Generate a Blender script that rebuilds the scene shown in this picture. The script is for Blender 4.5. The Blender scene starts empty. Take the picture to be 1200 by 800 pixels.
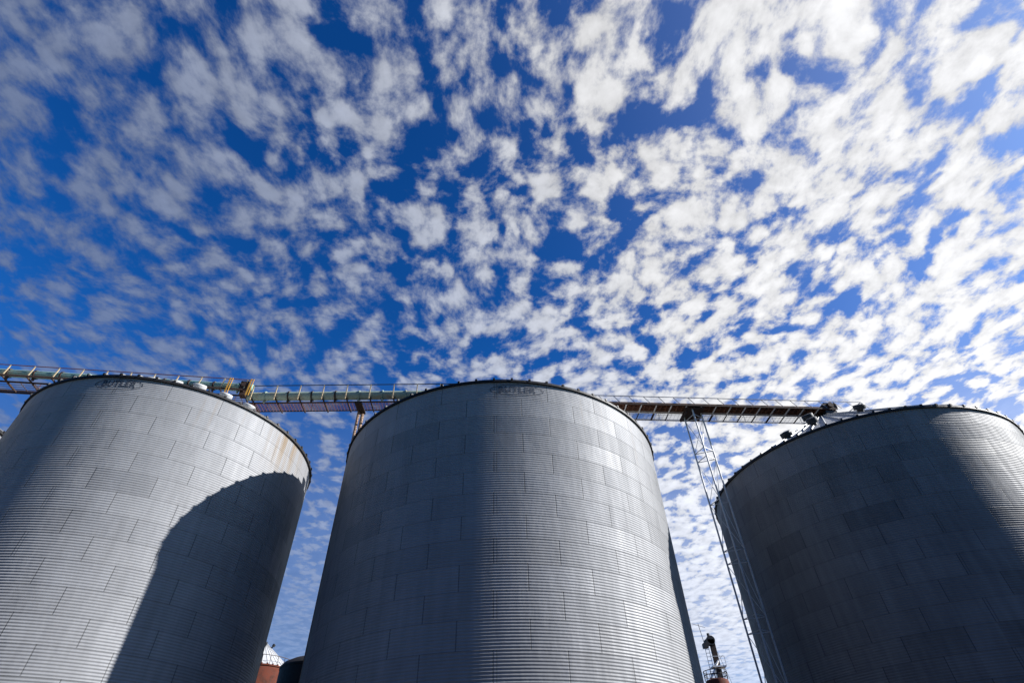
import bpy, math, random
import numpy as np
from mathutils import Vector, Matrix
R = math.radians
random.seed(7)
scene = bpy.context.scene
COL = scene.collection

# ------------------------------------------------------------------ camera
GZ = 1.6                                   # eye height above the ground
pitch, roll = R(43.67), R(-1.59)
fw = Vector((0, math.cos(pitch), math.sin(pitch)))
ri = Vector((1, 0, 0)); up = ri.cross(fw)
r2 = ri * math.cos(roll) + up * math.sin(roll)
u2 = -ri * math.sin(roll) + up * math.cos(roll)
cam = bpy.data.cameras.new('camera'); camo = bpy.data.objects.new('camera', cam); COL.objects.link(camo)
camo.matrix_world = Matrix(((r2.x, u2.x, -fw.x, 0), (r2.y, u2.y, -fw.y, 0), (r2.z, u2.z, -fw.z, GZ), (0, 0, 0, 1)))
cam.sensor_width = 36; cam.sensor_fit = 'HORIZONTAL'; cam.lens = 19.03
cam.clip_start = 0.1; cam.clip_end = 20000
scene.camera = camo

# ------------------------------------------------------------------ light
SUN_AZ, SUN_EL = R(-4.0), R(30.0)          # azimuth counted from +X towards +Y
sdir = Vector((math.cos(SUN_EL) * math.cos(SUN_AZ), math.cos(SUN_EL) * math.sin(SUN_AZ), math.sin(SUN_EL)))
sun = bpy.data.lights.new('sun', 'SUN'); suno = bpy.data.objects.new('sun', sun); COL.objects.link(suno)
sun.energy = 5.0; sun.angle = R(0.5); sun.color = (1.0, 0.975, 0.94)
suno.rotation_euler = (-sdir).to_track_quat('-Z', 'Y').to_euler()
vs = scene.view_settings
scene.display_settings.display_device = 'sRGB'
vs.view_transform = 'Standard'; vs.look = 'None'; vs.exposure = 1.35; vs.gamma = 1.0; vs.use_curve_mapping = False

# ------------------------------------------------------------------ node helper
class NT:
    def __init__(s, tree): s.t = tree; s.n = tree.nodes; s.l = tree.links
    def add(s, kind, ins=None, **kw):
        n = s.n.new(kind)
        for k, v in kw.items(): setattr(n, k, v)
        for k, v in (ins or {}).items():
            if isinstance(v, bpy.types.NodeSocket): s.l.new(v, n.inputs[k])
            else: n.inputs[k].default_value = v
        return n
    def math(s, op, a, b=None, c=None, clamp=False):
        n = s.n.new('ShaderNodeMath'); n.operation = op; n.use_clamp = clamp
        for i, v in enumerate((a, b, c)):
            if v is None: continue
            if isinstance(v, bpy.types.NodeSocket): s.l.new(v, n.inputs[i])
            else: n.inputs[i].default_value = v
        return n.outputs[0]
    def vmath(s, op, a, b=None, out=0):
        n = s.n.new('ShaderNodeVectorMath'); n.operation = op
        for i, v in enumerate((a, b)):
            if v is None: continue
            if isinstance(v, bpy.types.NodeSocket): s.l.new(v, n.inputs[i])
            else: n.inputs[i].default_value = v
        return n.outputs[out]
    def smooth(s, x, a, b, lo=0.0, hi=1.0):
        n = s.n.new('ShaderNodeMapRange'); n.interpolation_type = 'SMOOTHSTEP'
        for k, v in (('Value', x), ('From Min', a), ('From Max', b), ('To Min', lo), ('To Max', hi)):
            if isinstance(v, bpy.types.NodeSocket): s.l.new(v, n.inputs[k])
            else: n.inputs[k].default_value = v
        return n.outputs[0]
    def lin(s, x, a, b, lo, hi):
        n = s.n.new('ShaderNodeMapRange'); n.clamp = True
        for k, v in (('Value', x), ('From Min', a), ('From Max', b), ('To Min', lo), ('To Max', hi)):
            if isinstance(v, bpy.types.NodeSocket): s.l.new(v, n.inputs[k])
            else: n.inputs[k].default_value = v
        return n.outputs[0]
    def xyz(s, x, y, z=0.0):
        n = s.n.new('ShaderNodeCombineXYZ')
        for i, v in enumerate((x, y, z)):
            if isinstance(v, bpy.types.NodeSocket): s.l.new(v, n.inputs[i])
            else: n.inputs[i].default_value = v
        return n.outputs[0]
    def noise(s, vec, scale, detail=4, rough=0.5, dist=0.0, dims='3D', out=0, lac=2.0):
        n = s.n.new('ShaderNodeTexNoise'); n.noise_dimensions = dims
        s.l.new(vec, n.inputs['Vector'])
        n.inputs['Scale'].default_value = scale; n.inputs['Detail'].default_value = detail
        n.inputs['Roughness'].default_value = rough; n.inputs['Distortion'].default_value = dist
        n.inputs['Lacunarity'].default_value = lac
        return n.outputs[out]
    def mix(s, f, a, b, mode='MIX'):
        n = s.n.new('ShaderNodeMix'); n.data_type = 'RGBA'; n.blend_type = mode
        for k, v in ((0, f), (6, a), (7, b)):
            if isinstance(v, bpy.types.NodeSocket): s.l.new(v, n.inputs[k])
            else: n.inputs[k].default_value = v
        return n.outputs[2]

# ------------------------------------------------------------------ sky and the altocumulus layer
world = bpy.data.worlds.new('World'); scene.world = world; world.use_nodes = True
world.cycles.sampling_method = 'MANUAL'; world.cycles.sample_map_resolution = 256
W = NT(world.node_tree)
for n in list(W.n): W.n.remove(n)
sky = W.add('ShaderNodeTexSky', sky_type='NISHITA', sun_disc=False)
sky.sun_elevation = SUN_EL; sky.sun_rotation = math.pi / 2 - SUN_AZ
sky.altitude = 300; sky.air_density = 1.0; sky.dust_density = 0.6; sky.ozone_density = 3.0
D = W.add('ShaderNodeTexCoord').outputs['Generated']
sep = W.add('ShaderNodeSeparateXYZ', {0: D})
X, Y, Z = sep.outputs
zc = W.math('MAXIMUM', Z, 0.045)
U = W.math('DIVIDE', X, zc); V = W.math('DIVIDE', Y, zc)
UV = W.xyz(U, V)
cosang = W.vmath('DOT_PRODUCT', D, tuple(sdir), 1)
# clear-sky colour: deepen the blue away from the sun as the photograph shows
skyc = W.add('ShaderNodeHueSaturation', {'Color': sky.outputs[0], 'Saturation': 1.32, 'Value': 1.0, 'Hue': 0.505}).outputs[0]
skyc = W.mix(1.0, skyc, W.mix(W.math('MULTIPLY', W.lin(Z, 0.55, 0.9, 1, 0), W.smooth(Y, -0.05, 0.30)), (0.26, 0.70, 1.00, 1), (0.36, 0.92, 1.28, 1)), 'MULTIPLY')
veil = W.math('MULTIPLY', W.math('POWER', W.math('MAXIMUM', cosang, 0.0), 5.0), 2.6)
skyc = W.mix(1.0, skyc, W.xyz(veil, veil, W.math('MULTIPLY', veil, 1.15)), 'ADD')
bg_sky = W.add('ShaderNodeBackground', {'Color': skyc, 'Strength': 0.05})
# puffs drawn out along +Y, warped a little so rows wander
warp = W.noise(UV, 2.2, 2, 0.5, out=1)
warp = W.vmath('MULTIPLY', W.vmath('SUBTRACT', warp, (0.5, 0.5, 0.5)), (0.13, 0.15, 0.0))
P = W.vmath('ADD', UV, warp)
Pst = W.vmath('MULTIPLY', P, (1.04, 0.86, 1.0))
big = W.noise(W.vmath('ADD', Pst, (3.1, 7.7, 0)), 2.3, 2, 0.5)
cell = W.noise(W.vmath('ADD', Pst, (11.3, 2.9, 0)), 12.5, 1.5, 0.45)
pw = W.vmath('ADD', Pst, W.vmath('MULTIPLY', W.vmath('SUBTRACT', W.noise(Pst, 14.0, 3, 0.6, out=1), (0.5, 0.5, 0.5)), (0.09, 0.09, 0.0)))
vor = W.add('ShaderNodeTexVoronoi', {'Vector': pw, 'Scale': 15.5, 'Smoothness': 0.7, 'Randomness': 0.9}, feature='SMOOTH_F1', voronoi_dimensions='2D')
puff = W.math('SUBTRACT', 0.86, vor.outputs['Distance'])
fine = W.noise(W.vmath('ADD', Pst, (1.3, 5.9, 0.4)), 30.0, 6, 0.62, 0.05)
dens = W.math('ADD', W.math('MULTIPLY', cell, 0.34), W.math('MULTIPLY', fine, 0.40))
dens = W.math('ADD', dens, W.math('MULTIPLY', puff, 0.26))
dens = W.math('ADD', dens, W.math('MULTIPLY', W.math('SUBTRACT', big, 0.5), 0.14))
# coverage: open to the west, closed towards the sun, clear sky behind the viewer
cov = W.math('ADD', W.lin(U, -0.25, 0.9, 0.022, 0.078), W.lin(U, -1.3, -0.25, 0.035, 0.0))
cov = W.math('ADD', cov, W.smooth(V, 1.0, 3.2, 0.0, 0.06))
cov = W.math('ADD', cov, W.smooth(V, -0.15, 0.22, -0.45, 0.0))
# open gaps and thick puffs of the layer: (u, v, radius, amount)
SPOTS = []
#SPOTS_BEGIN
SPOTS = [(-0.492, 0.491, 0.069, -0.115), (-0.181, 0.309, 0.06, -0.115), (-0.732, 0.251, 0.049, -0.115), (-0.875, 0.497, 0.059, -0.115), (-0.485, 0.263, 0.042, -0.115), (-0.399, 0.359, 0.035, -0.115), (-0.179, 0.545, 0.054, -0.115), (-0.127, 0.625, 0.058, -0.115), (-0.279, 0.766, 0.057, -0.115), (-0.144, 0.783, 0.053, -0.115), (-0.361, 0.392, 0.041, -0.115), (-0.006, 0.26, 0.031, -0.115), (-0.675, 0.451, 0.042, -0.115), (-0.656, 0.516, 0.045, -0.115), (-0.717, 0.692, 0.053, -0.115), (-0.119, 0.403, 0.05, -0.115), (-0.041, 0.839, 0.045, -0.115), (-0.827, 0.723, 0.05, -0.115), (-1.198, 0.893, 0.053, -0.115), (-0.322, 0.504, 0.041, -0.115), (-0.273, 0.59, 0.05, -0.115), (0.044, 0.464, 0.05, -0.115), (0.272, 0.341, 0.053, -0.115), (0.281, 0.392, 0.043, -0.115), (0.439, 0.286, 0.044, -0.115), (0.246, 0.466, 0.053, -0.115), (0.389, 0.433, 0.038, -0.115), (0.408, 0.482, 0.04, -0.115), (0.644, 0.324, 0.043, -0.115), (0.5, 0.357, 0.035, -0.115), (0.548, 0.414, 0.037, -0.115), (0.737, 0.411, 0.04, -0.115), (0.873, 0.393, 0.043, -0.115), (0.966, 0.516, 0.064, -0.115), (0.145, 0.527, 0.045, -0.115), (0.078, 0.271, 0.04, -0.115), (0.493, 0.913, 0.07, -0.115), (0.769, 0.938, 0.06, -0.115), (0.863, 0.745, 0.061, -0.115), (0.971, 0.81, 0.049, -0.115), (1.146, 0.816, 0.069, -0.115), (0.612, 0.992, 0.063, -0.115), (0.165, 0.959, 0.067, -0.115), (0.03, 0.59, 0.044, -0.115), (0.233, 0.668, 0.043, -0.115), (0.31, 0.649, 0.043, -0.115), (0.535, 0.7, 0.045, -0.115), (0.808, 0.584, 0.032, -0.115), (0.984, 0.693, 0.031, -0.115), (0.102, 0.731, 0.041, -0.115), (0.007, 0.683, 0.035, -0.115), (-0.477, 0.394, 0.062, 0.095), (-0.345, 0.305, 0.053, 0.095), (-0.078, 0.292, 0.061, 0.095), (-0.349, 0.461, 0.042, 0.095), (-0.308, 0.55, 0.05, 0.095), (-0.467, 0.564, 0.051, 0.095), (-0.449, 0.646, 0.055, 0.095), (-0.211, 0.643, 0.059, 0.095), (-0.373, 0.746, 0.056, 0.095), (-0.319, 0.815, 0.054, 0.095), (-0.221, 0.837, 0.055, 0.095), (-0.177, 0.777, 0.043, 0.095), (-0.713, 0.841, 0.071, 0.095), (-0.118, 0.949, 0.066, 0.095), (-0.053, 0.762, 0.057, 0.095), (-0.228, 0.448, 0.045, 0.095), (-0.778, 0.307, 0.045, 0.095), (-0.877, 0.413, 0.057, 0.095), (-0.718, 0.379, 0.039, 0.095), (-0.598, 0.631, 0.05, 0.095), (0.148, 0.458, 0.056, 0.095), (0.211, 0.326, 0.055, 0.095), (0.395, 0.331, 0.067, 0.095), (0.588, 0.336, 0.071, 0.095), (0.479, 0.459, 0.074, 0.095), (0.61, 0.55, 0.078, 0.095), (0.806, 0.369, 0.058, 0.095), (0.903, 0.379, 0.074, 0.095), (0.72, 0.508, 0.078, 0.095), (0.21, 0.576, 0.06, 0.095), (0.693, 0.717, 0.068, 0.095), (0.944, 0.608, 0.07, 0.095), (1.129, 0.908, 0.091, 0.095), (0.319, 0.825, 0.095, 0.095), (0.202, 0.874, 0.068, 0.095), (0.586, 0.835, 0.086, 0.095), (0.917, 0.887, 0.074, 0.095), (0.079, 0.581, 0.056, 0.095), (0.123, 0.988, 0.068, 0.095), (0.447, 1.001, 0.08, 0.095), (0.001, 0.55, 0.05, 0.095), (1.066, 0.801, 0.059, 0.095), (0.397, 0.591, 0.069, 0.095), (0.301, 0.55, 0.05, 0.095)]
#SPOTS_END
SUV = W.vmath('MULTIPLY', UV, (1.0, 0.75, 0.0))
SUV = W.vmath('ADD', SUV, W.vmath('MULTIPLY', W.vmath('SUBTRACT', W.noise(UV, 9.0, 3, 0.6, out=1), (0.5, 0.5, 0.5)), (0.16, 0.16, 0.0)))
for (su, sv, sr, sa) in SPOTS:
    d = W.vmath('DISTANCE', SUV, (su, sv * 0.75, 0), out=1)
    cov = W.math('ADD', cov, W.lin(d, sr * 0.15, sr * (0.95 if sa < 0 else 1.1), sa * 0.55, 0.0))
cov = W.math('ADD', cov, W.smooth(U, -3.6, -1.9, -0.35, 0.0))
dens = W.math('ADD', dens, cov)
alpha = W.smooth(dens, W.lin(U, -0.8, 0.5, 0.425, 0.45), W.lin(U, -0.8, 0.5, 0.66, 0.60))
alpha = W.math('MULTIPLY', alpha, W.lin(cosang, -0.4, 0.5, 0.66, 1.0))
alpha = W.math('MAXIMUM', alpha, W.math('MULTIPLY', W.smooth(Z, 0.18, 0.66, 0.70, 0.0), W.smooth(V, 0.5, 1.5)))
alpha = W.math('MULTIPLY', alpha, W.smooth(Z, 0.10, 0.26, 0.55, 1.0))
core = W.smooth(dens, 0.50, 0.72, 0.80, 1.04)
shade = W.math('MULTIPLY', W.lin(W.noise(Pst, 15.0, 4, 0.6), 0.3, 0.7, 0.84, 1.06), W.lin(V, 0.6, 2.0, 1.0, 1.42))
bright = W.add('ShaderNodeFloatCurve', {'Value': W.lin(cosang, -1, 1, 0, 1)})
cm = bright.mapping.curves[0]
for i, (x, y) in enumerate([(0.0, 0.10), (1.0, 1.0)]): cm.points[i].location = (x, y)
for x, y in [(0.30, 0.22), (0.45, 0.32), (0.62, 0.55), (0.78, 0.80), (0.90, 0.95)]: cm.points.new(x, y)
bright.mapping.update()
bfac = W.math('MULTIPLY', W.math('MULTIPLY', W.math('MULTIPLY', bright.outputs[0], 0.41), core), shade)
ccol = W.mix(W.lin(cosang, -0.3, 0.55, 0, 1), (0.74, 0.92, 1.36, 1), (0.97, 0.975, 1.0, 1))
bg_cl = W.add('ShaderNodeBackground', {'Color': ccol, 'Strength': bfac})
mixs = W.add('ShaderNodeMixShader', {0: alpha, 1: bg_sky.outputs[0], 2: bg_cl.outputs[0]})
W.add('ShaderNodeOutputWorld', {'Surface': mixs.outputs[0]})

# ------------------------------------------------------------------ materials
def new_mat(name):
    m = bpy.data.materials.new(name); m.use_nodes = True
    T = NT(m.node_tree)
    for n in list(T.n): T.n.remove(n)
    b = T.add('ShaderNodeBsdfPrincipled'); T.add('ShaderNodeOutputMaterial', {'Surface': b.outputs[0]})
    return m, T, b

def paint(name, col, rough=0.5, metal=0.0, dirt=(0.12, 0.07, 0.04), amount=0.4, scale=3.0, bump=0.0):
    m, T, b = new_mat(name)
    P = T.add('ShaderNodeTexCoord').outputs['Object']
    n = T.noise(P, scale, 6, 0.65)
    n2 = T.noise(P, scale * 7, 3, 0.6)
    f = T.math('MULTIPLY', T.smooth(n, 0.48, 0.72), amount)
    c = T.mix(T.lin(n2, 0.3, 0.7, 0, 1), (*[x * 0.82 for x in col], 1), (*[min(1, x * 1.12) for x in col], 1))
    c = T.mix(f, c, (*dirt, 1))
    T.l.new(c, b.inputs['Base Color'])
    b.inputs['Metallic'].default_value = metal; b.inputs['Specular IOR Level'].default_value = 0.35
    T.l.new(T.lin(n2, 0.3, 0.7, rough - 0.08, rough + 0.1), b.inputs['Roughness'])
    if bump:
        bp = T.add('ShaderNodeBump', {'Height': n2, 'Distance': bump, 'Strength': 0.6})
        T.l.new(bp.outputs[0], b.inputs['Normal'])
    return m

def bin_steel(name, seed, base=0.24, stain=0.25, rust_u=None, dcol=0.0):
    """galvanised corrugated sheets; UV = (panel number, ring number)"""
    m, T, b = new_mat(name)
    uv = T.add('ShaderNodeUVMap', uv_map='sheets').outputs[0]
    s = T.add('ShaderNodeSeparateXYZ', {0: uv}); u, v = s.outputs[0], s.outputs[1]
    row = T.math('FLOOR', v)
    par = T.math('MULTIPLY', T.math('MODULO', row, 2.0), 0.5)
    us = T.math('ADD', u, par); col = T.math('FLOOR', us)
    fu = T.math('SUBTRACT', us, col); fv = T.math('SUBTRACT', v, row)
    wn = T.add('ShaderNodeTexWhiteNoise', {'Vector': T.xyz(col, row, seed)}, noise_dimensions='3D')
    wc = T.add('ShaderNodeSeparateColor', {0: wn.outputs['Color']})
    # distance to the lap of the sheet, in metres (a sheet is about 2.75 m x 1.05 m)
    du = T.math('MULTIPLY', T.math('SUBTRACT', 0.5, T.math('ABSOLUTE', T.math('SUBTRACT', fu, 0.5))), 2.75)
    dv = T.math('MULTIPLY', T.math('SUBTRACT', 0.5, T.math('ABSOLUTE', T.math('SUBTRACT', fv, 0.5))), 1.05)
    lapu = T.smooth(du, 0.010, 0.032, 1.0, 0.0)
    # one stack of sheets carries a doubled lap
    dbl = T.math('MULTIPLY', T.smooth(T.math('ABSOLUTE', T.math('SUBTRACT', T.math('MULTIPLY', T.math('SUBTRACT', fu, 0.047), 2.75), 0.0)), 0.008, 0.026, 1.0, 0.0), T.math('COMPARE', col, dcol, 0.1))
    lapu = T.math('MAXIMUM', lapu, T.math('MULTIPLY', dbl, 0.8))
    lapv = T.smooth(dv, 0.004, 0.016, 1.0, 0.0)
    obj = T.add('ShaderNodeTexCoord').outputs['Object']
    streak = T.noise(T.vmath('MULTIPLY', obj, (1, 1, 0.10)), 2.6, 6, 0.62)
    blot = T.noise(obj, 0.55, 5, 0.6)
    spang = T.noise(obj, 60, 2, 0.6)
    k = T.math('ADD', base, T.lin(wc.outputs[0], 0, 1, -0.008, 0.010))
    k = T.math('ADD', k, T.lin(wc.outputs[1], 0.84, 1.0, 0.0, -0.03))
    k = T.math('ADD', k, T.math('MULTIPLY', T.math('SUBTRACT', T.add('ShaderNodeTexWhiteNoise', {'Vector': T.xyz(row, seed, 2.0)}, noise_dimensions='3D').outputs['Value'], 0.5), 0.018))
    k = T.math('ADD', k, T.smooth(v, 1.9, 2.1, 0.022, 0.0))
    k = T.math('ADD', k, T.lin(streak, 0.3, 0.7, -0.02, 0.02))
    k = T.math('ADD', k, T.lin(blot, 0.3, 0.7, -0.014, 0.014))
    k = T.math('ADD', k, T.lin(spang, 0.3, 0.7, -0.008, 0.008))
    k = T.math('MULTIPLY', k, T.math('SUBTRACT', 1.0, T.math('MULTIPLY', lapu, 0.50)))
    k = T.math('MULTIPLY', k, T.math('SUBTRACT', 1.0, T.math('MULTIPLY', lapv, 0.30)))
    c = T.mix(1.0, T.xyz(k, k, k), (0.965, 0.985, 1.03, 1), 'MULTIPLY')
    # brown run-off marks starting under the eave
    st = T.noise(T.vmath('MULTIPLY', obj, (1, 1, 0.035)), 3.2, 5, 0.6)
    sf = T.math('MULTIPLY', T.smooth(st, 0.56, 0.74), T.smooth(v, 0.0, 5.0, stain, 0.0))
    if rust_u:
        sf = T.math('ADD', sf, T.math('MULTIPLY', T.math('MULTIPLY', T.smooth(T.math('ABSOLUTE', T.math('SUBTRACT', u, rust_u)), 0.0, 0.95, 1.0, 0.0),
                    T.smooth(v, 0.0, 3.2, 0.8, 0.0)), T.smooth(st, 0.40, 0.58)), clamp=True)
    c = T.mix(sf, c, (0.20, 0.135, 0.065, 1))
    T.l.new(c, b.inputs['Base Color']); b.inputs['Specular IOR Level'].default_value = 0.22; b.inputs['Diffuse Roughness'].default_value = 0.5
    T.l.new(T.math('SUBTRACT', METAL, T.math('MULTIPLY', sf, METAL)), b.inputs['Metallic'])
    T.l.new(T.math('ADD', T.lin(wc.outputs[2], 0, 1, 0.58, 0.68), T.lin(streak, 0.3, 0.7, 0.05, -0.03)), b.inputs['Roughness'])
    h = T.math('ADD', T.math('MULTIPLY', lapu, -0.004), T.math('MULTIPLY', lapv, 0.003))
    h = T.math('ADD', h, T.math('MULTIPLY', blot, 0.02))
    h = T.math('ADD', h, T.math('MULTIPLY', T.math('MULTIPLY', T.math('SUBTRACT', wc.outputs[0], 0.5), fu), 0.14))
    h = T.math('ADD', h, T.math('MULTIPLY', T.noise(T.vmath('MULTIPLY', obj, (1, 1, 0.6)), 1.1, 3, 0.55), 0.035))
    bp = T.add('ShaderNodeBump', {'Height': h, 'Distance': 1.0, 'Strength': 0.8})
    T.l.new(bp.outputs[0], b.inputs['Normal'])
    return m

METAL = 0.26
M_roof = paint('roof_steel', (0.27, 0.275, 0.28), 0.55, 0.2, (0.25, 0.2, 0.15), 0.25, 0.8)
M_rim = paint('eave_shade', (0.01, 0.01, 0.012), 0.6, 0.2, (0.03, 0.025, 0.02), 0.5, 2.0)  # near-black colour stands in for the shade under the eave edge
M_galv = paint('galvanised', (0.22, 0.225, 0.23), 0.42, 0.6, (0.22, 0.15, 0.10), 0.3, 2.5)
M_ventd = paint('vent_dark_shade', (0.03, 0.032, 0.036), 0.5, 0.3, (0.06, 0.05, 0.04), 0.4, 3)  # shade-side darkness put into the right bin vents' colour; tank vents plain black
M_vent = paint('vent_white', (0.36, 0.365, 0.37), 0.45, 0.1, (0.35, 0.3, 0.25), 0.3, 3)
M_green = paint('faded_green_paint', (0.21, 0.27, 0.225), 0.5, 0.0, (0.22, 0.13, 0.07), 0.55, 1.6)
M_teal = paint('faded_teal_paint', (0.165, 0.275, 0.24), 0.5, 0.0, (0.24, 0.14, 0.07), 0.5, 1.6)
M_yel = paint('ochre_paint', (0.36, 0.19, 0.025), 0.5, 0.0, (0.25, 0.10, 0.04), 0.4, 2.5)
M_cream = paint('pale_yellow_paint', (0.40, 0.32, 0.20), 0.5, 0.0, (0.30, 0.14, 0.06), 0.4, 2.5)
M_rust = paint('rusty_steel', (0.12, 0.048, 0.024), 0.8, 0.0, (0.05, 0.025, 0.02), 0.7, 2.0, 0.01)
M_rustd = paint('dark_rusty_steel', (0.035, 0.018, 0.013), 0.8, 0.0, (0.02, 0.015, 0.012), 0.6, 3.0, 0.01)
M_rred = paint('red_primer_steel', (0.106, 0.036, 0.040), 0.7, 0.1, (0.05, 0.03, 0.03), 0.5, 3.0)
M_dark = paint('dark_steel', (0.023, 0.023, 0.026), 0.55, 0.3, (0.06, 0.03, 0.02), 0.4, 3.0)
M_mast = paint('weathered_zinc_mast', (0.44, 0.44, 0.44), 0.5, 0.0, (0.15, 0.12, 0.10), 0.3, 1.5)
M_wht = paint('white_paint', (0.72, 0.71, 0.69), 0.5, 0.0, (0.35, 0.18, 0.09), 0.35, 2.0)
M_post = paint('tan_pipe_paint', (0.290, 0.178, 0.112), 0.6, 0.0, (0.22, 0.10, 0.05), 0.5, 1.5)
M_black = paint('black_tank_paint', (0.008, 0.007, 0.007), 0.7, 0.0, (0.03, 0.012, 0.008), 0.4, 0.8)
M_rtank = paint('rust_red_tank_paint', (0.085, 0.018, 0.008), 0.9, 0.0, (0.03, 0.010, 0.006), 0.8, 0.9)
M_dec = paint('faded_decal_ink', (0.035, 0.042, 0.055), 0.6, 0.2, (0.12, 0.125, 0.135), 0.2, 2.6)
M_dec2 = paint('worn_decal_ink', (0.055, 0.062, 0.075), 0.55, 0.4, (0.15, 0.155, 0.165), 0.7, 2.6)

# ------------------------------------------------------------------ mesh helpers
class MB:
    def __init__(s): s.v = []; s.f = []; s.m = []
    def quadbox(s, pts, mi=0):
        b = len(s.v); s.v += [tuple(p) for p in pts]
        for f in ((0, 3, 2, 1), (4, 5, 6, 7), (0, 1, 5, 4), (1, 2, 6, 5), (2, 3, 7, 6), (3, 0, 4, 7)):
            s.f.append(tuple(b + i for i in f)); s.m.append(mi)
    def box(s, a, b, mi=0):
        (x0, y0, z0), (x1, y1, z1) = a, b
        s.quadbox([(x0, y0, z0), (x1, y0, z0), (x1, y1, z0), (x0, y1, z0), (x0, y0, z1), (x1, y0, z1), (x1, y1, z1), (x0, y1, z1)], mi)
        return s
    def bar(s, a, b, w, h=None, mi=0):
        """rectangular bar from a to b"""
        h = h or w
        a, b = Vector(a), Vector(b); d = (b - a).normalized()
        ref = Vector((0, 0, 1)) if abs(d.z) < 0.95 else Vector((0, 1, 0))
        x = d.cross(ref).normalized(); y = x.cross(d).normalized()
        c = [(-w / 2, -h / 2), (w / 2, -h / 2), (w / 2, h / 2), (-w / 2, h / 2)]
        s.quadbox([a + x * i + y * j for i, j in c] + [b + x * i + y * j for i, j in c], mi)
        return s
    def tube(s, a, b, r, n=10, r2=None, mi=0, caps=True):
        r2 = r if r2 is None else r2
        a, b = Vector(a), Vector(b); d = (b - a).normalized()
        ref = Vector((0, 0, 1)) if abs(d.z) < 0.95 else Vector((0, 1, 0))
        x = d.cross(ref).normalized(); y = x.cross(d).normalized()
        k = len(s.v)
        for p, rr in ((a, r), (b, r2)):
            for i in range(n):
                t = 2 * math.pi * i / n
                s.v.append(tuple(p + x * rr * math.cos(t) + y * rr * math.sin(t)))
        for i in range(n):
            j = (i + 1) % n
            s.f.append((k + i, k + j, k + n + j, k + n + i)); s.m.append(mi)
        if caps:
            s.f.append(tuple(k + i for i in reversed(range(n)))); s.m.append(mi)
            s.f.append(tuple(k + n + i for i in range(n))); s.m.append(mi)
        return s
    def lathe(s, prof, n=24, mi=0, M=None, closed=False):
        k = len(s.v)
        for (r, z) in prof:
            for i in range(n):
                t = 2 * math.pi * i / n
                p = Vector((r * math.cos(t), r * math.sin(t), z))
                s.v.append(tuple(M @ p if M else p))
        for q in range(len(prof) - 1):
            for i in range(n):
                j = (i + 1) % n
                s.f.append((k + q * n + i, k + q * n + j, k + (q + 1) * n + j, k + (q + 1) * n + i)); s.m.append(mi)
        return s
    def build(s, name, mats, parent=None, smooth=None):
        me = bpy.data.meshes.new(name); me.from_pydata(s.v, [], s.f)
        if not isinstance(mats, (list, tuple)): mats = [mats]
        for m in mats: me.materials.append(m)
        if len(mats) > 1: me.polygons.foreach_set('material_index', s.m)
        me.update()
        if smooth is not None:
            me.polygons.foreach_set('use_smooth', [True] * len(me.polygons))
            me.set_sharp_from_angle(angle=R(smooth))
        o = bpy.data.objects.new(name, me); COL.objects.link(o)
        if parent: o.parent = parent
        return o

def empty(name, loc, label, cat, group=None, rz=0):
    o = bpy.data.objects.new(name, None); COL.objects.link(o)
    o.location = loc; o.rotation_euler = (0, 0, rz); o.empty_display_size = 0.5
    o['label'] = label; o['category'] = cat
    if group: o['group'] = group
    return o

# ------------------------------------------------------------------ ground
g = MB(); g.v = [(-6000, -6000, 0), (6000, -6000, 0), (6000, 6000, 0), (-6000, 6000, 0)]; g.f = [(0, 1, 2, 3)]; g.m = [0]
mg, T, b = new_mat('gravel_ground')
P_ = T.add('ShaderNodeTexCoord').outputs['Object']
n1 = T.noise(P_, 0.08, 6, 0.6); n2 = T.noise(P_, 14, 4, 0.7)
c = T.mix(T.lin(n1, 0.3, 0.7, 0, 1), (0.022, 0.021, 0.020, 1), (0.036, 0.034, 0.031, 1))
c = T.mix(T.lin(n2, 0.35, 0.65, 0, 0.5), c, (0.05, 0.047, 0.043, 1))
T.l.new(c, b.inputs['Base Color']); b.inputs['Roughness'].default_value = 0.95
T.l.new(T.add('ShaderNodeBump', {'Height': n2, 'Distance': 0.02}).outputs[0], b.inputs['Normal'])
go = g.build('ground', mg); go['kind'] = 'structure'

# ------------------------------------------------------------------ added unseen shed behind the viewer, keeps low sky off the shaded metal
blocker = empty('sky_blocker', (0, -16, 0), 'added unseen shed standing across the yard, behind the viewer', 'blocker')
m_blocker = paint('sky_blocker_brown', (0.045, 0.038, 0.034), 0.8, 0.0, (0.02, 0.018, 0.016), 0.6, 0.4)
m = MB(); x = -75.0
while x < 75: m.box((x, -24, 0), (x + .5, 0, 13)); m.box((x + .5, -23.95, 0), (x + .8, -.05, 13)); x += .8
m.build('wall', m_blocker, blocker)
m = MB(); m.v = [(-75.6, .6, 12.95), (75.6, .6, 12.95), (75.6, -12, 17.5), (-75.6, -12, 17.5), (-75.6, -24.6, 12.95), (75.6, -24.6, 12.95),
     (-75.6, .6, 13.1), (75.6, .6, 13.1), (75.6, -12, 17.65), (-75.6, -12, 17.65), (-75.6, -24.6, 13.1), (75.6, -24.6, 13.1)]
m.f = [(0, 1, 2, 3), (3, 2, 5, 4), (6, 9, 8, 7), (9, 10, 11, 8), (0, 6, 7, 1), (4, 5, 11, 10), (0, 3, 9, 6), (3, 4, 10, 9), (1, 7, 8, 2), (2, 8, 11, 5)]; m.m = [0] * 10
m.build('roof', m_blocker, blocker)
for x in (-48, -16, 16, 48):
    m = MB(); m.box((x - 3, .02, 0), (x + 3, .10, 5.2)); k = .3
    while k < 5: m.box((x - 3, .10, k), (x + 3, .14, k + .06)); k += .45
    m.build('door', m_blocker, blocker)

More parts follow.
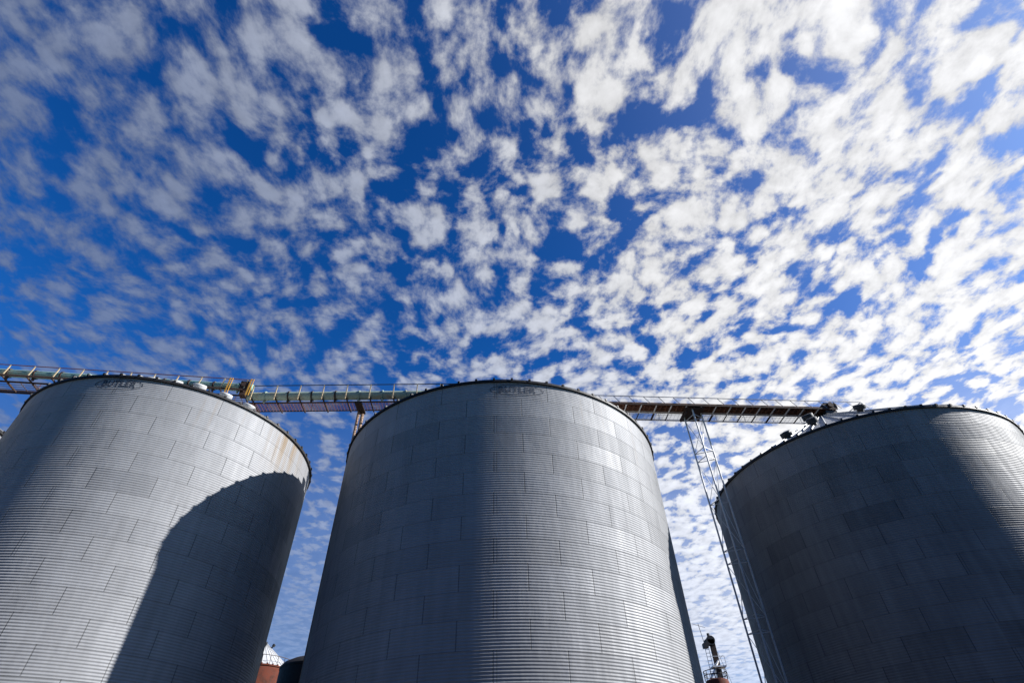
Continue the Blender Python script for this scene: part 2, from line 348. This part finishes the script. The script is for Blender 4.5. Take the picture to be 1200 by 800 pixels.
# ------------------------------------------------------------------ grain bins
def corrugated_wall(Rb, ztop, npan, off_deg, ring, mat, parent, seg_per=8, wpr=9, wstep=8):
    pitch_ = ring / wpr
    nz = int(round(ztop / (pitch_ / wstep)))
    z = np.linspace(0, ztop, nz + 1)
    nth = npan * seg_per
    th = np.arange(nth) * 2 * np.pi / nth + math.radians(off_deg)
    rad = Rb + 0.0092 * np.cos(2 * np.pi * (ztop - z) / pitch_)
    TH, RA = np.meshgrid(th, rad); _, ZZ = np.meshgrid(th, z)
    co = np.stack([RA * np.cos(TH), RA * np.sin(TH), ZZ], -1).reshape(-1, 3)
    i, j = np.meshgrid(np.arange(nth), np.arange(nz)); j2 = (i + 1) % nth
    F = np.stack([j * nth + i, j * nth + j2, (j + 1) * nth + j2, (j + 1) * nth + i], -1).reshape(-1, 4)
    me = bpy.data.meshes.new('wall')
    me.vertices.add(len(co)); me.vertices.foreach_set('co', co.astype(np.float32).ravel())
    me.loops.add(F.size); me.loops.foreach_set('vertex_index', F.astype(np.int32).ravel())
    me.polygons.add(len(F)); me.polygons.foreach_set('loop_start', np.arange(0, F.size, 4, dtype=np.int32))
    me.update(calc_edges=True)
    me.polygons.foreach_set('use_smooth', np.ones(len(F), bool))
    uvl = me.uv_layers.new(name='sheets')
    u0 = (i / seg_per).ravel(); u1 = ((i + 1) / seg_per).ravel()
    v0 = ((ztop - z[:-1]) / ring)[j.ravel()]; v1 = ((ztop - z[1:]) / ring)[j.ravel()]
    uvs = np.stack([np.stack([u0, v0], -1), np.stack([u1, v0], -1), np.stack([u1, v1], -1), np.stack([u0, v1], -1)], 1)
    uvl.data.foreach_set('uv', uvs.astype(np.float32).ravel())
    me.materials.append(mat)
    o = bpy.data.objects.new('wall', me); COL.objects.link(o); o.parent = parent
    return o

def roof_mesh(Rb, zeave, nribs, slope, collar=1.0, over=0.10, ribh=0.085):
    """ribbed sheet-metal cone; each pan is flat with an upstanding rib at its edge"""
    m = MB()
    dth = 2 * math.pi / nribs
    ro, rin = Rb + over, collar
    zt = zeave + (ro - rin) * slope
    radii = [ro, ro - 0.02, Rb * 0.66, Rb * 0.36, rin]
    def hz(r): return zeave + (ro - r) * slope
    for k in range(nribs):
        t0 = k * dth
        hw = 0.035                                # half width of a rib, metres
        for q in range(len(radii) - 1):
            ra, rb = radii[q], radii[q + 1]
            def pt(r, s, h): t = t0 + s / max(r, 0.5); return (r * math.cos(t), r * math.sin(t), hz(r) + h)
            def pn(r, h): t = t0 + dth; return (r * math.cos(t - hw / max(r, .5)), r * math.sin(t - hw / max(r, .5)), hz(r) + h)
            hb = ribh
            prof = [(lambda r: pt(r, -hw, 0)), (lambda r: pt(r, -hw * .4, hb)), (lambda r: pt(r, hw * .4, hb)), (lambda r: pt(r, hw, 0)), (lambda r: pn(r, 0))]
            b = len(m.v)
            for fn in prof: m.v.append(fn(ra)); m.v.append(fn(rb))
            for e in range(4):
                m.f.append((b + 2 * e, b + 2 * e + 2, b + 2 * e + 3, b + 2 * e + 1)); m.m.append(0)
        # rib end face standing out over the eave
        b = len(m.v)
        rr = ro + 0.045
        def p(r, s, z): t = t0 + s / r; return (r * math.cos(t), r * math.sin(t), z)
        w = 0.055
        m.quadbox([p(ro - .05, -w, zeave - .03), p(rr, -w, zeave - .03), p(rr, w, zeave - .03), p(ro - .05, w, zeave - .03),
                   p(ro - .05, -w, zeave + .12), p(rr, -w, zeave + .09), p(rr, w, zeave + .09), p(ro - .05, w, zeave + .12)], 1)
    # eave skirt and its underside
    n = 160
    k = len(m.v)
    prof = [(Rb - 0.02, zeave - 0.13), (ro + 0.01, zeave - 0.13), (ro + 0.015, zeave - 0.002)]
    m.lathe(prof, n, 1)
    # centre collar and cap
    if collar > .5: m.lathe([(collar + .02, zt - .12), (collar + .02, zt + .22), (collar + .1, zt + .22), (collar + .1, zt + .28), (0.25, zt + .60), (0.01, zt + .62)], 32, 0)
    return m

def vent(parent, ang, r, zroof, slope, mat, rad=0.42, h=0.34, stem=0.22):
    """round roof vent, drum cap on a short neck, standing square to the roof sheet"""
    m = MB()
    m.lathe([(rad * .55, 0), (rad * .55, stem + .02)], 20, 0)
    m.lathe([(rad * .5, stem), (rad * .96, stem), (rad, stem + .03), (rad, stem + h), (rad * .9, stem + h + .05), (0.01, stem + h + .09)], 28, 0)
    o = m.build('roof_vent', mat, parent, smooth=35)
    o.location = (r * math.cos(ang), r * math.sin(ang), zroof)
    tilt = math.atan(slope)
    o.rotation_euler = (0, tilt, ang)
    return o

def grain_bin(loc, Rb, zwall, npan, off, ring, mat, label, slope, vents, group='large corrugated steel grain bins'):
    t = empty('grain_bin', (loc[0], loc[1], 0), label, 'grain bin', group)
    corrugated_wall(Rb, zwall, npan, off, ring, mat, t)
    zeave = zwall + 0.13
    roof = roof_mesh(Rb, zeave, npan * 3, slope).build('roof', [M_roof, M_rim], t)
    roof.rotation_euler = (0, 0, R(off))
    for (a, r, mt, kw) in vents:
        z = zeave + (Rb + 0.1 - r) * slope
        vent(roof, R(a - off), r, z - 0.02, slope, mt, **kw)
    return t

SL = 0.55
vl = [(a, 6.75, M_vent, dict(rad=.36, h=.22, stem=.10)) for a in (-58, -46, -34, 10, 50, 90, 130, 170)] + [(a, 6.0, M_vent, dict(rad=.36, h=.2, stem=.1)) for a in (-70, -82, -94, -106, -118, -130)]
BL = grain_bin((-21.40, 29.44), 8.10, 20.17, 20, -74.6 - 9, 1.035, bin_steel('left_bin_sheets', 3.0, rust_u=3.9), 'grain bin at the left, sunlit with the curved shadow of its neighbour on it', SL, vl)
vm = [(a, 6.6, M_vent, {}) for a in range(0, 360, 40)]
BM = grain_bin((-0.99, 32.55), 10.0, 20.10, 22, -90.2, 1.07, bin_steel('middle_bin_sheets', 8.0), 'grain bin in the middle, shaded left half and brightly lit right half', SL, vm)
vr = [(-139.5, 8.9, M_ventd, dict(rad=.36, stem=.12, h=.30)), (-129, 7.6, M_ventd, dict(rad=.36, stem=.18, h=.32)), (-108, 7.7, M_ventd, dict(rad=.36, stem=.22, h=.26)), (-134, 4.6, M_ventd, dict(rad=.40, stem=.3, h=.34)),
      (0, 7.7, M_ventd, {}), (60, 7.7, M_ventd, {}), (120, 7.7, M_ventd, {})]
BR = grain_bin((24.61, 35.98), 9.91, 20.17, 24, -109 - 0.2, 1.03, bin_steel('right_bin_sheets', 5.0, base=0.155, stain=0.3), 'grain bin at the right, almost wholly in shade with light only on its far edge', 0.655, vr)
BF = grain_bin((-38.2, 25.6), 8.10, 20.17, 20, 10, 1.035, bin_steel('far_bin_sheets', 13.0), 'grain bin beyond the left one, only the tip of its roof in the picture', SL, [(a, 7.0, M_vent, {}) for a in range(100, 280, 40)])

# maker's oval emblem with its lettering, worn print on the top ring of sheets
def emblem(parent, Rb, ang_deg, zc, width, height, mat, text='BUTLER'):
    m = MB(); n = 72; a0 = R(ang_deg); rr = Rb + 0.0125
    def place(x, z, d=0.0): t = a0 + x / rr; return ((rr + d) * math.cos(t), (rr + d) * math.sin(t), zc + z)
    for (s0, s1) in ((1.0, 0.945), (0.86, 0.84)):
        k = len(m.v)
        for i in range(n):
            t = 2 * math.pi * i / n
            for s_ in (s0, s1):
                hx = width / 2 - (1 - s_) * height; hz = height / 2 * s_
                x = hx * math.cos(t); z = hz * math.sin(t)
                m.v.append(place(x, z)); 
        for i in range(n):
            j = (i + 1) % n
            m.f.append((k + 2 * i, k + 2 * i + 1, k + 2 * j + 1, k + 2 * j)); m.m.append(0)
    cu = bpy.data.curves.new('lettering', 'FONT'); cu.body = text; cu.align_x = 'CENTER'; cu.align_y = 'CENTER'
    cu.size = height * 0.74; cu.space_character = 1.12; cu.offset = 0.016
    to = bpy.data.objects.new('lettering', cu); COL.objects.link(to)
    dg = bpy.context.evaluated_depsgraph_get()
    tm = bpy.data.meshes.new_from_object(to.evaluated_get(dg))
    xs = [v.co.x for v in tm.vertices]; sx = (width * 0.70) / (max(xs) - min(xs))
    k = len(m.v)
    for v in tm.vertices: m.v.append(place(v.co.x * sx, v.co.y, 0.001))
    for p in tm.polygons: m.f.append(tuple(k + i for i in p.vertices)); m.m.append(0)
    bpy.data.objects.remove(to); bpy.data.meshes.remove(tm); bpy.data.curves.remove(cu)
    o = m.build('emblem', mat, parent)
    return o
emblem(BL, 8.10, -83.0, 19.76, 2.35, 0.72, M_dec)
emblem(BM, 10.0, -83.2, 19.62, 2.9, 0.74, M_dec2)

# ------------------------------------------------------------------ overhead conveyors
def frame(A, B):
    """local frame of a conveyor: s along it, n away from the bins' front, z up"""
    A = Vector((A[0], A[1], 0)); B = Vector((B[0], B[1], 0)); e = (B - A); Lg = e.length; e.normalize()
    return Lg, math.atan2(e.y, e.x)

# right: rusty open trough with white cross members, walkway on its far side
Lg, rz = frame((0.0, 32.60), (24.9, 34.75))
z0 = 24.55 + GZ
t = empty('conveyor', (0.0, 32.60, z0), 'rusty open trough conveyor with white crossbars and walkway, running on to the right bin', 'conveyor', None, rz)
m = MB()
m.box((0, -0.42, 0.10), (Lg, 0.42, 0.14)); m.box((0, -0.46, 0.06), (Lg, -0.42, 0.20)); m.box((0, 0.42, 0.06), (Lg, 0.46, 0.30))
m.box((0, -0.12, -0.0), (Lg, -0.04, 0.10)); m.box((0, 0.16, 0.02), (Lg, 0.22, 0.10))
s_ = 0.3
while s_ < Lg - .3:
    m.tube((s_, -0.38, 0.03), (s_, 0.38, 0.03), 0.045, 8); s_ += 0.42
m.build('trough', M_rust, t)
MB().box((0, -0.36, 0.22), (Lg, 0.36, 0.24)).build('belt', M_dark, t)
m = MB(); m.box((0, 0.47, -0.09), (Lg + 2.2, 0.55, 0.07)); m.build('edge_beam', M_wht, t)
m = MB(); m.box((0, 1.45, -0.06), (Lg + 2.2, 1.50, 0.05)); m.build('edge_beam', M_galv, t)
m = MB(); m.box((0, -0.53, -0.05), (Lg, -0.47, 0.07)); m.build('edge_beam', M_rustd, t)
s_ = 0.35; i = 0
while s_ < Lg + 2.1:
    if s_ < Lg:
        m = MB(); m.box((s_, -0.465, -0.06), (s_ + 0.075, 0.465, -0.005)); m.build('crossbar', M_wht, t)
    wide = 0.12 if i % 4 == 1 else 0.06
    m = MB(); m.box((s_ + .03, 0.555, -0.08), (s_ + .03 + wide, 1.445, -0.02)); m.build('joist', M_rustd if i % 2 else M_dark, t)
    # braced stanchion leaning along the run
    m = MB(); m.bar((s_ + .75, -0.50, 0.07), (s_ + .30, -0.50, 0.70), 0.035); m.build('stanchion', M_galv, t)
    s_ += 1.155; i += 1
m = MB()
for y_ in (0.66, 0.80, 0.94, 1.08, 1.22, 1.36): m.box((0.0, y_ - .006, 0.0), (Lg + 2.2, y_ + .006, 0.028))
x_ = 0.0
while x_ < Lg + 2.2: m.box((x_, 0.56, 0.030), (x_ + .012, 1.44, 0.040)); x_ += 0.30
m.build('walkway_grating', M_galv, t)
m = MB(); m.bar((0, -0.50, .72), (Lg + 2.2, -0.50, .72), 0.045); m.bar((Lg + 2.2, -0.5, .72), (Lg + 2.2, 1.47, 1.0), 0.045); m.bar((Lg + 2.2, 1.47, 1.0), (Lg + 2.2, 1.47, 0.05), 0.04)
m.bar((Lg + 2.2, -0.5, .72), (Lg + 2.2, -0.5, 0.0), 0.04); m.bar((Lg + 2.2, -0.5, 0.0), (Lg + 2.2, 1.47, 0.0), 0.04)
m.build('handrail', M_galv, t)
m = MB(); m.bar((0, 1.47, 1.0), (Lg + 2.2, 1.47, 1.0), 0.04); m.bar((0, 1.47, .5), (Lg + 2.2, 1.47, .5), 0.03)
x_ = 0.0
while x_ < Lg + 2.2: m.bar((x_, 1.47, 0.05), (x_, 1.47, 1.0), 0.035); x_ += 2.31
m.build('handrail', M_galv, t)
m = MB(); m.box((Lg - 1.0, -0.44, -0.62), (Lg - 0.1, 0.40, -0.10)); m.bar((Lg - .55, 0, -.6), (Lg - .2, 0.2, -1.4), 0.35); m.build('discharge_spout', M_dark, t)
m = MB(); m.box((Lg - .9, -0.47, 0.14), (Lg + .1, 0.44, 0.60)); m.tube((Lg - .45, -0.62, 0.35), (Lg - .45, -0.46, 0.35), 0.22, 16); m.build('drive_head', M_rustd, t)

def tube_conveyor(A, B, ztube, mat, postmat, label, yellow_end=False, walk=M_rred, dark=M_rustd, rail=M_rustd, post=1.66, lean=0.0, postbot=-0.55, wz=-0.42, railh=0.86, rad=0.31, gs=0.235, gy=.105):
    Lg, rz = frame(A, B)
    t = empty('conveyor', (A[0], A[1], ztube), label, 'conveyor', None, rz)
    m = MB(); m.tube((0, 0, 0), (Lg, 0, 0), rad, 20); m.build('tube', mat, t, smooth=40)
    x = 1.2
    while x < Lg:
        m = MB(); m.tube((x, 0, 0), (x + .09, 0, 0), rad + .055, 20); m.box((x, -.09, -rad - .22), (x + .09, .09, -rad)); m.build('flange', mat if int(x) % 2 else dark, t, smooth=40); x += 1.66
    m = MB(); m.box((0, .42, wz), (Lg, .48, wz + .10)); m.box((0, 1.42, wz), (Lg, 1.47, wz + .10)); m.build('edge_beam', dark, t)
    m = MB(); y = .56
    while y < 1.40: m.box((0, y, wz + .05), (Lg, y + .012, wz + .09)); y += gy
    x = 0.0
    while x < Lg: m.box((x, .48, wz + .01), (x + .022, 1.42, wz + .045)); x += gs
    m.build('walkway_grating', walk, t)
    m = MB(); m.bar((0, -rad - .12, railh), (Lg, -rad - .12, railh), 0.045); m.build('handrail', rail, t)
    m = MB(); m.bar((0, 1.46, railh - .1), (Lg, 1.46, railh - .1), 0.035); x = .8
    while x < Lg: m.bar((x, 1.46, wz), (x, 1.46, railh - .1), .03); x += 3.3
    m.build('handrail', rail, t)
    x = .4; i = 0
    while x < Lg:
        m = MB(); m.bar((x, -rad - .07, postbot), (x + lean, -rad - .12, railh), 0.07, 0.05); m.build('rail_post', postmat, t)
        m = MB(); m.box((x - .03, -rad - .1, wz - .10), (x + .04, 1.5, wz - .01)); m.build('joist', dark, t)
        x += post; i += 1
    return t, Lg

tc, Lc = tube_conveyor((-18.9, 30.25), (-2.4, 30.70), 24.16 + GZ, M_green, M_cream, 'faded green tube conveyor crossing between the left and middle bins', rail=M_dark, railh=.64, wz=-.28)
tl, Ll = tube_conveyor((-47.0, 25.65), (-18.55, 29.85), 24.60 + GZ, M_teal, M_cream, 'faded teal tube conveyor with yellow rail posts above the left bin', post=1.55, lean=0.1, walk=M_rustd, rail=M_rred, wz=-.42, postbot=-.34, railh=.42, rad=.27, gs=.9, gy=.23)
# extra ochre framing of the left conveyor: bottom chord and end portal, drive box
m = MB(); m.box((0, -.40, -.50), (Ll, -.33, -.38)); m.box((0, 1.48, -.56), (Ll, 1.55, -.42)); m.build('bottom_chord', M_rustd, tl)
for q in (Ll - .12, Ll - 1.55):
    m = MB(); m.bar((q, -.44, .46), (q, -.44, -.95), .09, .06); m.bar((q + .16, -.44, .46), (q + .16, -.44, -.95), .045, .06); m.build('end_post', M_yel, tl)
m = MB(); m.box((Ll - .80, -.34, -.30), (Ll - .22, .36, .34)); m.tube((Ll - .5, -.42, .02), (Ll - .5, -.34, .02), .2, 14); m.build('drive_head', M_rustd, tl)
m = MB(); m.box((Ll - .7, -.2, -.75), (Ll - .3, .25, -.31)); m.build('discharge_spout', M_rustd, tl)
m = MB(); m.bar((Ll - 9.9, -.39, -.36), (Ll - 9.4, -.39, -.10), .16, .1); m.bar((Ll - 9.4, -.39, -.10), (Ll - 9.0, -.39, -.36), .16, .1); m.build('bracket', M_cream, tl)

# ------------------------------------------------------------------ support post with two pipes (between left and middle bin)
t = empty('support_post', (-11.02, 31.55, 0), 'tan twin pipe post rising beside the middle bin to the green conveyor', 'post')
m = MB(); m.tube((-.17, 0, 0), (-.17, 0, 24.1 + GZ - .55), .10, 12); m.build('pipe', M_post, t, smooth=40)
m = MB(); m.tube((.10, .1, 0), (.10, .1, 24.1 + GZ - .75), .12, 12); m.build('pipe', M_post, t, smooth=40)
m = MB(); z = 3
while z < 25: m.box((-.25, -.07, z), (.2, .16, z + .06)); z += 3.2
m.build('clamps', M_rustd, t)
m = MB(); m.box((-.24, -1.1, 24.1 + GZ - .60), (.24, .3, 24.1 + GZ - .44)); m.build('saddle', M_rustd, t)

# ------------------------------------------------------------------ white lattice mast
def azp(az, d): return (d * math.sin(R(az)), d * math.cos(R(az)))
t = empty('lattice_mast', (*azp(21.8, 36.9), 0), 'slender galvanised lattice mast in front of the right bin, carrying the rusty conveyor', 'mast')
c0 = Vector((*azp(21.8, 36.9), 0))
legs = [Vector((*azp(20.82, 37.0), 0)) - c0, Vector((*azp(21.98, 36.25), 0)) - c0, Vector((*azp(22.80, 37.05), 0)) - c0, Vector((*azp(21.35, 37.85), 0)) - c0]
top = z0 - 0.12
for l in legs[:3]:
    m = MB(); m.tube((l.x, l.y, 0), (l.x, l.y, top), .058, 10); m.build('leg', M_mast, t, smooth=40)
lv = [0.4, 3.4, 4.2, 7.4, 10.7, 11.5, 14.7, 15.5, 18.7, 22.0, 22.7, 25.6]
for z in lv:
    m = MB()
    for a, b_ in ((0, 1), (1, 2), (2, 0)):
        A, B = legs[a], legs[b_]; m.bar((A.x, A.y, z), (B.x, B.y, z), .04)
    m.build('ring_brace', M_mast, t)
for i in range(len(lv) - 1):
    if lv[i + 1] - lv[i] < 1: continue
    m = MB()
    for q, (a, b_) in enumerate(((0, 1), (1, 2), (2, 0))):
        A, B = (legs[a], legs[b_]) if (i + q) % 2 else (legs[b_], legs[a])
        m.bar((A.x, A.y, lv[i] + .05), (B.x, B.y, lv[i + 1] - .05), .03)
    m.build('diagonal_brace', M_mast, t)
m = MB(); m.box((-.75, -.85, top - .02), (.75, .9, top + .05)); m.bar((-.7, -.8, top - .35), (-.7, .9, top - .02), .09); m.build('head_frame', M_rustd, t)

# ------------------------------------------------------------------ background, left gap
x, y = azp(-23.25, 75)
t = empty('rust_red_tank', (x, y, 0), 'small rust red tank with a white ribbed cone roof, in the left gap', 'tank')
ze = 75 * math.tan(R(11.85)) + GZ; Rt = 3.7
m = MB(); m.lathe([(Rt, 0), (Rt, ze)], 64)
for k in range(1, 9): m.lathe([(Rt, ze - k * 2.1), (Rt + .04, ze - k * 2.1 + .03), (Rt + .04, ze - k * 2.1 + .1), (Rt, ze - k * 2.1 + .13)], 64)
m.build('wall', M_rtank, t, smooth=40)
rf = roof_mesh(Rt, ze + .06, 40, 0.80, collar=.12, over=.08, ribh=.05).build('roof', [M_vent, M_rtank], t)
for a in (-60, -5):
    vent(rf, R(a), 0.95, ze + .06 + (Rt + .08 - .95) * .80, .80, M_ventd, rad=.17, h=.2, stem=.25)
m = MB()
for k in range(28):
    a = 2 * math.pi * k / 28; m.bar(((Rt + .12) * math.cos(a), (Rt + .12) * math.sin(a), ze), ((Rt + .12) * math.cos(a), (Rt + .12) * math.sin(a), ze + .9), .04)
m.lathe([(Rt + .10, ze + .88), (Rt + .15, ze + .88), (Rt + .15, ze + .93), (Rt + .10, ze + .93), (Rt + .10, ze + .88)], 56)
m.build('railing', M_rustd, t)
x, y = azp(-18.35, 52)
t = empty('black_tank', (x, y, 0), 'small black tank with a low domed top beside the rust red one', 'tank')
zb = 52 * math.tan(R(12.2)) + GZ; Rk = 52 * math.sin(R(3.15))
m = MB(); m.lathe([(Rk, 0), (Rk, zb - .1)], 64); m.lathe([(Rk + .03, zb - 5), (Rk + .06, zb - 4.95), (Rk + .06, zb - 4.8), (Rk + .03, zb - 4.75)], 64); m.build('wall', M_black, t, smooth=40)
m = MB(); m.lathe([(Rk + .04, zb - .1), (Rk + .04, zb + .05), (Rk * .93, zb + .33), (Rk * .72, zb + .62), (Rk * .4, zb + .85), (0.02, zb + .95)], 64); m.build('roof', M_black, t, smooth=40)

# ------------------------------------------------------------------ background, right gap: bucket elevator behind a rusty tank
x, y = azp(17.25, 66)
t = empty('rusty_tank', (x, y, 0), 'rusty brown tank top under the dark elevator leg, in the right gap', 'tank')
zt = 66 * math.tan(R(10.75)) + GZ
m = MB(); m.lathe([(1.15, 0), (1.15, zt - .25), (1.08, zt - .05), (.85, zt + .05), (.02, zt + .1)], 48); m.build('shell', M_rtank, t, smooth=40)
m = MB()
for k in range(14):
    a = 2 * math.pi * k / 14; m.bar((1.12 * math.cos(a), 1.12 * math.sin(a), zt), (1.12 * math.cos(a), 1.12 * math.sin(a), zt + .75), .05)
for h in (.38, .75): m.lathe([(1.10, zt + h), (1.15, zt + h), (1.15, zt + h + .06), (1.10, zt + h + .06), (1.10, zt + h)], 40)
m.build('railing', M_dark, t)
x, y = azp(17.62, 70)
t = empty('bucket_elevator', (x, y, 0), 'dark bucket elevator leg with a white spout and ladder, in the right gap', 'elevator')
H = 70 * math.tan(R(13.6)) + GZ
m = MB(); m.box((-.26, -.2, 0), (.26, .2, H)); m.build('leg_casing', M_rustd, t)
m = MB(); m.lathe([(.02, -.3), (.42, -.3), (.46, -.2), (.46, .2), (.42, .3), (.02, .3)], 20, 0, Matrix.Translation((-.1, 0, H + .15)) @ Matrix.Rotation(R(90), 4, 'X')); m.box((-.75, -.3, H - .35), (.2, .3, H + .2)); m.tube((-.2, 0, H + .5), (-.2, 0, H + .85), .16, 12); m.build('head', M_dark, t)
m = MB(); m.box((-1.05, -.35, H - .6), (-.55, .35, H - .15)); m.build('motor', M_dark, t)
m = MB(); m.tube((.1, -.25, H - 1.9), (-1.7, -.5, H - 4.4), .10, 10); m.build('spout', M_wht, t, smooth=40)
m = MB(); m.lathe([(.02, -.1), (.34, -.1), (.38, 0), (.34, .1), (.02, .1)], 20, 0, Matrix.Translation((-1.85, -.5, H - 4.5)) @ Matrix.Rotation(R(90), 4, 'X')); m.build('pulley', M_dark, t)
m = MB()
for sx in (-.95, -.55): m.bar((sx, -.15, 2), (sx, -.15, H - .3), .045)
z = 2
while z < H - .3: m.bar((-.95, -.15, z), (-.55, -.15, z), .035); z += .35
m.build('ladder', M_galv, t)
m = MB()
m.box((-.7, -.6, H - 2.55), (.75, .5, H - 2.42)); m.bar((-.7, -.6, H - 2.5), (.6, -.6, H - 1.5), .05); m.bar((.75, -.6, H - 2.5), (.75, -.6, H - 1.55), .05); m.bar((-.7, -.6, H - 1.55), (.75, -.6, H - 1.55), .05)
m.build('platform', M_wht, t)
m = MB(); m.bar((.35, 0, H - 1.0), (3.6, -1, 2), .03); m.build('guy_wire', M_dark, t)
m = MB(); m.bar((-.85, 0, H - .2), (-1.05, 0, H + 1.9), .045); m.bar((-1.75, 0, H + 1.9), (-.35, 0, H + 1.45), .03); m.build('antenna', M_dark, t)

bpy.context.view_layer.update()
